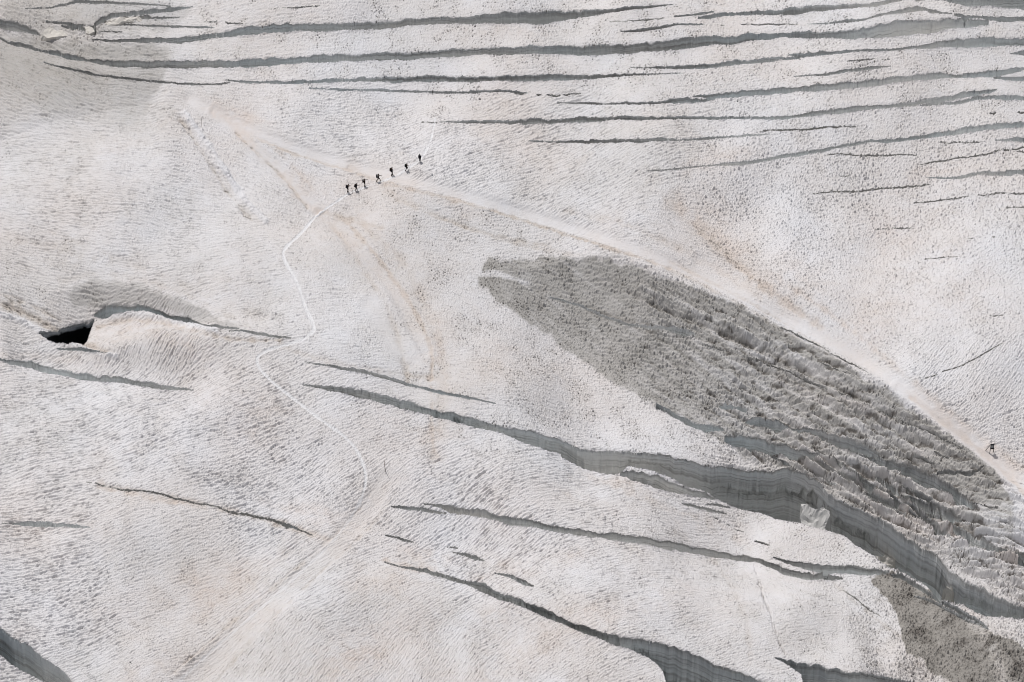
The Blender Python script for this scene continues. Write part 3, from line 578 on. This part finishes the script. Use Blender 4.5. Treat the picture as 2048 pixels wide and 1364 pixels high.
def ice_material():
    m = mat('layered_ice', (.6, .62, .62), .55); L = m.node_tree.links; bs = m.node_tree.nodes['Principled BSDF']
    dep = attr(m, 'depth'); tc = nn(m, 'ShaderNodeTexCoord'); sx = nn(m, 'ShaderNodeSeparateXYZ'); L.new(tc.outputs['Object'], sx.inputs[0])
    def lay(hs_, ds_):
        cb = nn(m, 'ShaderNodeCombineXYZ'); L.new(math_(m, 'MULTIPLY', sx.outputs[0], hs_), cb.inputs[0]); L.new(math_(m, 'MULTIPLY', sx.outputs[1], hs_*.6), cb.inputs[1]); L.new(math_(m, 'MULTIPLY', dep, ds_), cb.inputs[2]); return cb.outputs[0]
    strata = noise(m, 1.0, 6, .75, lay(.016, .8), .25)
    lines = noise(m, 1.0, 4, .8, lay(.03, 2.4), .15)
    big = noise(m, .03, 4, .6, objvec(m, (1, 1, 1))); curt = noise(m, 1.0, 3, .6, objvec(m, (1.6, 1.6, .06)))
    c = rgbmix(m, ramp(m, big, .35, .68), (.84, .83, .81), (.74, .79, .81))
    c = rgbmix(m, math_(m, 'MULTIPLY', ramp(m, noise(m, 1.0, 3, .6, lay(.010, .20), .2), .48, .62), .5), c, (.36, .355, .34))
    c = rgbmix(m, math_(m, 'MULTIPLY', ramp(m, strata, .50, .64), .85), c, (.34, .33, .32))
    c = rgbmix(m, math_(m, 'MULTIPLY', ramp(m, lines, .56, .64), .7), c, (.14, .14, .135))
    c = rgbmix(m, math_(m, 'MULTIPLY', ramp(m, curt, .50, .72), .35), c, (.90, .90, .89))
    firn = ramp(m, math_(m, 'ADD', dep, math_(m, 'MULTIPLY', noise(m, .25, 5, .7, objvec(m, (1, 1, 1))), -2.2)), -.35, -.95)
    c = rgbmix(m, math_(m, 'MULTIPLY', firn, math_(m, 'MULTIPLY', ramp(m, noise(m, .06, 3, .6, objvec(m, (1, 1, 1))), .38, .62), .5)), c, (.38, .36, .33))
    L.new(c, bs.inputs['Base Color'])
    bp = nn(m, 'ShaderNodeBump'); bp.inputs['Strength'].default_value = .8; bp.inputs['Distance'].default_value = .5
    L.new(math_(m, 'ADD', strata, math_(m, 'MULTIPLY', curt, .8)), bp.inputs['Height']); L.new(bp.outputs[0], bs.inputs['Normal'])
    return m
M_SNOW, M_ICE = snow_material(), ice_material()
M_CRACK = mat('shaded_crack_ice', (.46, .45, .43), .7)  # thin cracks: the shade of deep, narrow gaps put into the colour
M_DEEP = mat('cave_shade_ice', (.12, .13, .14), .5)  # darkness inside the cave painted as near-black ice

# ------------------------------------------------------------------ meshes: glacier, footpath, every crevasse
co = np.stack([X, Y+YSH, ZT], -1).reshape(-1, 3).astype(np.float32)
idx = np.arange(NV*NU, dtype=np.int32).reshape(NV, NU)
Q = np.stack([idx[1:, :-1], idx[1:, 1:], idx[:-1, 1:], idx[:-1, :-1]], -1).reshape(-1, 4)
cidf = CID.ravel()
fid = cidf[Q].max(1).astype(np.int32)
pathf = (kpath.ravel()[Q].max(1) > .3) & (fid == 0)
fid[pathf] = 9999
A = {'dirt': np.clip(DIRT, 0, 1), 'pink': np.clip(PINK, 0, 1), 'grit_shade': np.clip(GRIT_SHADE, 0, 1), 'bare_shade': BARE_SHADE, 'track': TRACK}
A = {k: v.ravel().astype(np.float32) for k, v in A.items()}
dep_all = np.ascontiguousarray(-ZC.ravel(), dtype=np.float32)
def build(name, quads, m, with_attr=True):
    used, inv = np.unique(quads, return_inverse=True)
    me = bpy.data.meshes.new(name)
    me.vertices.add(len(used)); me.vertices.foreach_set('co', co[used].ravel())
    n = len(quads); me.loops.add(n*4); me.loops.foreach_set('vertex_index', inv.astype(np.int32).ravel())
    me.polygons.add(n); me.polygons.foreach_set('loop_start', np.arange(0, n*4, 4, dtype=np.int32)); me.polygons.foreach_set('loop_total', np.full(n, 4, np.int32))
    me.update(calc_edges=True); me.polygons.foreach_set('use_smooth', np.ones(n, bool))
    if with_attr:
        for k, v in A.items():
            at = me.attributes.new(k, 'FLOAT', 'POINT'); at.data.foreach_set('value', v[used])
    else: at = me.attributes.new('depth', 'FLOAT', 'POINT'); at.data.foreach_set('value', dep_all[used])
    me.materials.append(m)
    o = bpy.data.objects.new(name, me); C.objects.link(o); return o
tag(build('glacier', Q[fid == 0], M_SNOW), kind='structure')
tag(build('footpath', Q[fid == 9999], M_SNOW), kind='structure')
order = np.argsort(fid, kind='stable'); sf = fid[order]
for ci in range(1, len(CR)+1):
    a, b = np.searchsorted(sf, ci), np.searchsorted(sf, ci+1)
    if b > a: tag(build('crevasse', Q[order[a:b]], M_CRACK if CR[ci-1][3] else M_ICE, False), kind='structure')
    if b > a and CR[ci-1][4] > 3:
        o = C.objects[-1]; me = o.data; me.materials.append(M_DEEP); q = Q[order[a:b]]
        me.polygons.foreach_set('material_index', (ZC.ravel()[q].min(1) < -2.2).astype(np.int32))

def ground(u, v, z_extra=0.0):
    """3D point of the glacier surface seen at picture position (u, v)"""
    j0, j1 = np.searchsorted(VA, v-230), np.searchsorted(VA, v+120); i0, i1 = np.searchsorted(UA, u-40), np.searchsorted(UA, u+40)
    z = 0.0
    for _ in range(12):
        x, y = unproject(u, v, z)
        uu, vv = project(x, y, 0.0)
        i = int(np.argmin(np.abs(UA-uu))); j = int(np.argmin(np.abs(VA-vv))); z = .5*z+.5*float(ZT[j, i])
    x, y = unproject(u, v, z); return Vector((x, y, z+z_extra))

# ------------------------------------------------------------------ objects
def bm_tube(bm, pts, radii, seg=8):
    rings = []; pts = [Vector(p) for p in pts]
    for i, p in enumerate(pts):
        t = (pts[min(i+1, len(pts)-1)]-pts[max(i-1, 0)]).normalized()
        a = t.orthogonal().normalized(); b = t.cross(a)
        rings.append([bm.verts.new(p+(a*math.cos(2*math.pi*k/seg)+b*math.sin(2*math.pi*k/seg))*radii[i]) for k in range(seg)])
    for r, q in zip(rings[:-1], rings[1:]):
        for k in range(seg): bm.faces.new((r[k], r[(k+1) % seg], q[(k+1) % seg], q[k]))
    bm.faces.new(rings[0][::-1]); bm.faces.new(rings[-1])
def bm_box(bm, c, s, rot=None, bevel=0.0):
    M = Matrix.Translation(c) @ (rot.to_4x4() if rot else Matrix()) @ Matrix.Diagonal((*s, 1))
    r = bmesh.ops.create_cube(bm, size=1, matrix=M)
    if bevel:
        es = list({e for v in r['verts'] for e in v.link_edges}); bmesh.ops.bevel(bm, geom=es, offset=bevel, segments=2, affect='EDGES', profile=.5)
def link(name, bm, m, parent=None, smooth=True):
    me = bpy.data.meshes.new(name); bmesh.ops.recalc_face_normals(bm, faces=bm.faces); bm.to_mesh(me); bm.free()
    if smooth:
        for p in me.polygons: p.use_smooth = True
    me.materials.append(m); o = bpy.data.objects.new(name, me); C.objects.link(o); o.parent = parent; return o
def empty(name, loc, rz=0):
    o = bpy.data.objects.new(name, None); C.objects.link(o); o.location = loc; o.rotation_euler = (0, 0, rz); o.empty_display_size = .3; return o
def speckled(name, base, amt=.3, scale=6, rough=.8):
    m = mat(name, base, rough); n = noise(m, scale, 4, .6, objvec(m, (1, 1, 1)))
    c = rgbmix(m, n, tuple(x*(1-amt) for x in base), tuple(min(1, x*(1+amt)) for x in base))
    m.node_tree.links.new(c, m.node_tree.nodes['Principled BSDF'].inputs['Base Color']); return m
M_RUST = speckled('weathered_wood', (.13, .065, .035)); M_DARKM = speckled('black_metal', (.02, .02, .022)); M_PANEL = speckled('grey_panel', (.26, .27, .28))
M_GREYP = speckled('grey_wood', (.22, .20, .18)); M_TAPE = speckled('dark_tape', (.03, .02, .02))
M_SKIN = speckled('skin', (.30, .17, .11)); M_BOOT = speckled('boot_leather', (.012, .011, .010)); M_CAP = speckled('dark_knit', (.015, .015, .018))
M_ALU = speckled('aluminium', (.10, .10, .11), rough=.4); M_SOLE = M_BOOT
M_CLOTH = [speckled('jacket_cloth', c, .3, 9) for c in ((.012, .012, .015), (.014, .016, .025), (.02, .012, .012))]
M_TROU = [speckled('trouser_cloth', c, .3, 9) for c in ((.010, .010, .012), (.018, .017, .016))]
M_PACK = [speckled('pack_cloth', c, .3, 9) for c in ((.012, .013, .02), (.02, .014, .012), (.010, .016, .014))]

# --- stakes
g = ground(770.6, 942.7); t = empty('marker_stake', g)
tag(t, 'tall thin rusty brown stake standing alone beside the footpath bend, darker at its foot', 'stake', 'marker stakes in the snow')
bm = bmesh.new(); bm_tube(bm, [(0, 0, -.4), (-.05, 0, 1.0), (-.13, 0, 2.0), (-.16, 0, 2.62)], [.045, .045, .04, .035]); link('shaft', bm, M_RUST, t)
bm = bmesh.new(); bm_tube(bm, [(-.005, 0, .02), (-.03, 0, .75)], [.062, .060]); link('sleeve', bm, M_TAPE, t)
g = ground(404, 256.5); t = empty('marker_stake', g)
tag(t, 'faint thin grey stake on the snow far up the slope at the upper left', 'stake', 'marker stakes in the snow')
bm = bmesh.new(); bm_tube(bm, [(0, 0, -.4), (-.03, 0, 1.2), (-.05, 0, 2.3)], [.032, .03, .028]); link('shaft', bm, M_GREYP, t)
bm = bmesh.new(); bm_tube(bm, [(-.048, 0, 2.27), (-.05, 0, 2.42)], [.038, .036]); link('cap', bm, M_TAPE, t)

# --- the small measuring frame at the right edge
g = ground(1983.2, 905); t = empty('instrument_frame', g)
tag(t, 'small black metal instrument frame with grey panel and leaning brace pole on the old track', 'instrument frame')
for s in (-1, 1):
    bm = bmesh.new(); bm_tube(bm, [(s*.36, s*.10, -.2), (s*.27, 0, .9), (s*.25, 0, 1.95)], [.055, .055, .05]); link('post', bm, M_DARKM, t)
for z in (.95, 1.82):
    bm = bmesh.new(); bm_box(bm, (0.03, 0, z), (.70, .2, .22), Matrix.Rotation(-.06, 3, 'Y'), .02); link('crossbar', bm, M_DARKM, t)
bm = bmesh.new(); bm_box(bm, (.02, -.01, 1.38), (.48, .05, .68), None, .01); link('panel', bm, M_PANEL, t)
bx, by = unproject(1971, 900.5, g.z)
bm = bmesh.new(); bm_tube(bm, [(bx-g.x, by-g.y, -.05), (-.26, .03, 1.86)], [.05, .05]); link('brace_pole', bm, M_DARKM, t)
bm = bmesh.new(); bm_tube(bm, [(-.12, 0, 1.9), (-.12, 0, 2.2)], [.02, .015]); link('aerial', bm, M_DARKM, t)

# --- people: continuous bodies grown with Skin along a posed skeleton, then baked
def skinned(name, verts, edges, radii, m, parent, subs=1, extra=None):
    me = bpy.data.meshes.new(name); me.from_pydata(verts, edges, []); o = bpy.data.objects.new(name, me); C.objects.link(o)
    o.modifiers.new('s', 'SKIN').use_smooth_shade = True
    for i, r in enumerate(radii):
        sv = me.skin_vertices[0].data[i]; sv.radius = (r, r) if not isinstance(r, tuple) else r; sv.use_root = (i == 0)
    sb = o.modifiers.new('u', 'SUBSURF'); sb.levels = subs; sb.render_levels = subs
    dg = bpy.context.evaluated_depsgraph_get(); me2 = bpy.data.meshes.new_from_object(o.evaluated_get(dg)); me2.name = name
    bpy.data.objects.remove(o); bm = bmesh.new(); bm.from_mesh(me2); bpy.data.meshes.remove(me2)
    if extra: extra(bm)
    return link(name, bm, m, parent)
def make_person(foot, face, stride, lean, arm_f, arm_b, ci, label, spread=0.0, hscale=1.0, pole=None):
    """local frame: +x is the way the person faces"""
    t = empty('person', foot, face); hscale *= 1.08; t.scale = (hscale,)*3
    tag(t, label, 'person', 'people walking in single file over the glacier')
    r = math.radians; hipz = .90 - abs(stride)*.10
    hip = Vector((0, 0, hipz)); lx = Vector((math.sin(r(lean)), 0, math.cos(r(lean))))
    chest = hip+lx*.34; neck = hip+lx*.54; head = hip+lx*.66+Vector((.02, 0, 0)); crown = hip+lx*.80+Vector((.03, 0, 0))
    L = {}
    for s in (-1, 1):
        st = stride*s*.5
        L['h', s] = hip+Vector((0, .10*s, -.02)); L['a', s] = Vector((st*.75, (.10+spread)*s, .09 + (.03 if st < 0 else 0)))
        L['k', s] = (L['h', s]+L['a', s])/2+Vector((.07+abs(st)*.08, .01*s, .01)); L['t', s] = L['a', s]+Vector((.17, .01*s, -.055))
        L['s', s] = hip+lx*.48+Vector((0, .19*s, 0))
        up, fo = (arm_f if s > 0 else arm_b)
        L['e', s] = L['s', s]+Vector((math.sin(r(up))*.29, .05*s, -math.cos(r(up))*.29))
        L['w', s] = L['e', s]+Vector((math.sin(r(fo))*.25, -.01*s, -math.cos(r(fo))*.25))
    V = [hip, chest, neck, head, crown]; E = [(0, 1), (1, 2), (2, 3), (3, 4)]; R = [.13, .145, .058, .095, .07]
    for s in (-1, 1):
        b = len(V); V += [L['h', s], L['k', s], L['a', s], L['t', s], L['s', s], L['e', s], L['w', s]]
        R += [.095, .062, .042, .035, .062, .045, .030]
        E += [(0, b), (b, b+1), (b+1, b+2), (b+2, b+3), (1, b+4), (b+4, b+5), (b+5, b+6)]
    def extra(bm):
        hd = head+Vector((.085, 0, .015))
        bm_tube(bm, [hd+Vector((-.01, 0, .02)), hd+Vector((.03, 0, -.015)), hd+Vector((.0, 0, -.03))], [.010, .014, .010], 6)      # nose
        for s in (-1, 1):
            bmesh.ops.create_uvsphere(bm, u_segments=8, v_segments=6, radius=.013, matrix=Matrix.Translation(hd+Vector((-.004, .032*s, .022))))
            bm_tube(bm, [head+Vector((-.01, .085*s, .03)), head+Vector((-.01, .095*s, 0)), head+Vector((0, .085*s, -.03))], [.01, .016, .01], 6)   # ears
            w_ = L['w', s]; d_ = (w_-L['e', s]).normalized(); side = Vector((0, 1, 0)); nrm = d_.cross(side).normalized()
            bm_tube(bm, [w_, w_+d_*.05, w_+d_*.09], [.028, .036, .030], 8)                                                     # palm
            for q, ln in enumerate((.065, .075, .07, .055)):
                o_ = w_+d_*.085+side*(.024-.016*q)
                bm_tube(bm, [o_, o_+d_*ln*.5+nrm*.008, o_+d_*ln*.75+nrm*.03, o_+d_*ln*.7+nrm*.05], [.010, .0095, .009, .007], 6)
            o_ = w_+d_*.035+side*.03*(-s); bm_tube(bm, [o_, o_+d_*.03-side*.02*s+nrm*.02, o_+d_*.055-side*.01*s+nrm*.035], [.012, .011, .008], 6)
        bm_tube(bm, [hd+Vector((-.004, -.02, -.05)), hd+Vector((.004, 0, -.052)), hd+Vector((-.004, .02, -.05))], [.005, .007, .005], 6)   # mouth
    skinned('body', V, E, R, M_SKIN, t, 1, extra)
    # jacket
    V = [hip+Vector((0, 0, -.06)), chest, hip+lx*.52]; E = [(0, 1), (1, 2)]; R = [.165, .175, .085]
    for s in (-1, 1):
        b = len(V); V += [L['s', s], L['e', s], L['w', s]-(L['w', s]-L['e', s])*.05]; R += [.082, .062, .048]; E += [(1, b), (b, b+1), (b+1, b+2)]
    skinned('jacket', V, E, R, M_CLOTH[ci % 3], t)
    V = [hip]; E = []; R = [.145]
    for s in (-1, 1):
        b = len(V); V += [L['h', s]+Vector((0, 0, -.04)), L['k', s], L['a', s]+Vector((0, 0, .05))]; R += [.112, .082, .066]; E += [(0, b), (b, b+1), (b+1, b+2)]
    skinned('trousers', V, E, R, M_TROU[ci % 2], t)
    for s in (-1, 1):
        bm = bmesh.new(); a = L['a', s]
        bm_tube(bm, [a+Vector((-.01, 0, .10)), a+Vector((-.01, 0, .0)), a+Vector((-.02, 0, -.085))], [.062, .06, .055], 10)
        bm_tube(bm, [a+Vector((-.06, 0, -.05)), a+Vector((.08, 0, -.045)), a+Vector((.19, 0, -.06))], [.045, .045, .03], 8); link('boot', bm, M_BOOT, t)
    bm = bmesh.new(); bm_tube(bm, [head+Vector((-.005, 0, .04)), head+Vector((-.01, 0, .10)), head+Vector((-.01, 0, .15)), head+Vector((-.01, 0, .17))], [.107, .104, .07, .02], 12)
    bm_tube(bm, [head+Vector((-.07, 0, .05)), head+Vector((-.085, 0, -.03))], [.06, .05], 8)
    link('cap', bm, M_CAP, t)
    bm = bmesh.new(); rot = Matrix.Rotation(r(lean), 3, 'Y')
    bm_box(bm, hip+lx*.33+Vector((-.27, 0, 0)), (.24, .32, .52), rot, .05); bm_box(bm, hip+lx*.63+Vector((-.25, 0, 0)), (.20, .28, .11), rot, .04)
    bk = link('backpack', bm, M_PACK[ci % 3], t)
    bm = bmesh.new()
    for s in (-1, 1): bm_tube(bm, [hip+lx*.52+Vector((-.16, .11*s, 0)), hip+lx*.56+Vector((0, .12*s, 0)), hip+lx*.36+Vector((.17, .13*s, 0)), hip+lx*.1+Vector((-.1, .15*s, 0))], [.022]*4, 6)
    link('strap', bm, M_BOOT, bk)
    if pole:
        s = 1; M = Matrix.LocRotScale(Vector(foot), Matrix.Rotation(face, 3, 'Z').to_quaternion(), Vector((hscale,)*3))
        hand = L['w', s]+(L['w', s]-L['e', s]).normalized()*.09
        tip = Vector((hand.x+pole[0], hand.y+.02, 0.0)); hw = M @ hand; tw_ = M @ tip; tw_.z = foot.z-.03
        p = empty('trekking_pole', tw_); tag(p, pole[1], 'trekking pole', 'trekking poles held by the walkers')
        a = hw-tw_; bm = bmesh.new(); bm_tube(bm, [(0, 0, 0), a*.5, a], [.010, .013, .016], 6); link('shaft', bm, M_ALU, p)
        bm = bmesh.new(); bm_tube(bm, [a*.94, a*1.07], [.022, .024], 6); link('grip', bm, M_BOOT, p)
        bm = bmesh.new(); bm_tube(bm, [a*.05, a*.065], [.05, .05], 8); link('basket', bm, M_BOOT, p)
    return t
people = [
 (695.4,383.8, 8, .15, 12, (40,85), (-10,15), 0, 'person in black with a big dark backpack, lowest of the line, forearm held out', .0, 1.0, (.30, 'thin trekking pole held out by the lowest walker of the line')),
 (712.2,381.2, 15, .55, 14, (35,65), (-20,5), 1, 'person in dark clothes bending forward, second from the bottom of the line', .0, .97, (.25, 'thin trekking pole of the stooping second walker')),
 (729.3,372.8, 5, .12, 0, (70,100), (-60,-40), 2, 'person in dark clothes with arms spread and legs together, third from the bottom', .0, 1.0, (.35, 'thin trekking pole of the third walker with spread arms')),
 (756.6,362.6, 5, .95, 3, (50,90), (-15,10), 0, 'person in black in a wide stride, arm stretched out, middle of the line', .0, 1.02, (.30, 'thin trekking pole held in front of the wide striding middle walker')),
 (783.8,350.4, 20, .35, 3, (15,40), (-15,5), 1, 'person in black with a dark backpack upright, third from the top of the line', .0, 1.05, None),
 (813.4,341.0, 15, .75, 5, (30,50), (-15,10), 2, 'person in dark clothes stepping forward, second from the upper right end of the line', .0, .98, (.22, 'thin trekking pole of the walker second from the top')),
 (839.6,323.0, 70, .55, 2, (20,25), (-15,-5), 0, 'person in black seen from behind, topmost of the line and nearest the dark cracks above', .04, 1.0, None)]
for (u, v, fa, stv, le, af, ab, ci, lab, spv, hs, po) in people:
    make_person(ground(u, v, -.02), math.radians(fa), stv, le, af, ab, ci, lab, spv, hs, po)

# --- fallen blocks of ice in the great crevasse and in the broken ice

def ice_block(top, depth, label, seed, m, amp=.25):
    """top: outline of the upper face as (u, v, z) seen in the photograph's frame; the block goes down from it"""
    from mathutils import noise as mn
    P3 = []
    uc, vc = sum(p[0] for p in top)/len(top), max(p[1] for p in top)
    zb = 0.0
    for _ in range(15):
        x, y = unproject(uc, vc, zb); uu, vv = project(x, y, 0.0)
        zb = .5*zb + .5*float(ZB[int(np.argmin(np.abs(VA-vv))), int(np.argmin(np.abs(UA-uu)))])
    for u, v, z in top:
        x, y = unproject(u, v, z+zb); P3.append(Vector((x, y, z+zb)))
    c = sum(P3, Vector())/len(P3)
    bm = bmesh.new(); vs = [bm.verts.new(p-c) for p in P3]
    f = bm.faces.new(vs); bmesh.ops.triangulate(bm, faces=[f])
    bmesh.ops.subdivide_edges(bm, edges=bm.edges[:], cuts=5, use_grid_fill=True)
    edge = [e for e in bm.edges if e.is_boundary]
    for k in range(4):
        ex = bmesh.ops.extrude_edge_only(bm, edges=edge)['geom']
        nv = [g for g in ex if isinstance(g, bmesh.types.BMVert)]
        for q in nv: q.co.z -= depth/4; q.co.x *= 1.02; q.co.y *= 1.02
        edge = [g for g in ex if isinstance(g, bmesh.types.BMEdge) and g.is_boundary]
    for q in bm.verts:
        q.co += mn.noise_vector(q.co*.45+Vector((seed*3, 0, 4)))*amp*1.6 + mn.noise_vector(q.co*.9+Vector((seed*7, 0, 0)))*amp + mn.noise_vector(q.co*2.6+Vector((0, seed*5, 0)))*amp*.55
    bmesh.ops.triangulate(bm, faces=bm.faces)
    o = link('ice_block', bm, m, None, False); o.location = c
    return tag(o, label, 'ice block', 'broken blocks of ice')
M_BLOCK = speckled('crushed_snow', (.62, .61, .59), .10, 1.2); M_BLOCKT = speckled('tan_snow', (.70, .665, .61), .12, 1.5)
def zt(t, s, z0, z1):
    a = tr(t, s); lo, hi = a[:, 1].min(), a[:, 1].max()
    return [(x, y, z0+(z1-z0)*(y-lo)/(hi-lo)) for x, y in a]
ice_block(zt(9, '745,312 775,318 800,345 835,350 870,332 915,370 900,420 885,480 800,480 745,450', -.8, -3.6), 9, 'largest pale sunlit slab of ice wedged in the great crevasse under the wall corner', 1, M_BLOCK, .3)
ice_block(zt(1, '235,203 290,175 330,160 380,152 430,178 485,182 495,200 400,216 300,220', .25, .1), 3, 'long tan slab of broken ice lying in the shaded cracks at the upper left', 2, M_BLOCKT, .38)
ice_block(zt(1, '612,134 650,112 740,104 800,97 838,108 830,122 740,128 660,140', .5, .2), 3, 'narrow tan block of ice under the bent crack at the upper left', 3, M_BLOCKT, .38)
ice_block(zt(1, '500,160 520,152 545,165 550,185 525,200 505,185', .6, .2), 2.5, 'small upright block of ice beside the dark pit at the upper left', 4, M_BLOCKT, .15)
ice_block(zt(9, '1190,628 1240,618 1290,650 1280,690 1220,680', -5.5, -7), 7, 'small dirty block of ice low in the right half of the great crevasse', 5, M_BLOCKT, .3)
ice_block(zt(9, '1400,650 1460,630 1515,640 1512,690 1450,672', -5, -6.5), 8, 'tilted grey slab of ice leaning on the wall of the great crevasse at the right', 6, M_BLOCK, .25)
ice_block(zt(9, '1575,822 1600,800 1640,812 1650,840 1625,866 1590,862', -3.2, -5), 6, 'rough lump of ice at the narrow lower bend of the great crevasse', 7, M_BLOCKT, .3)
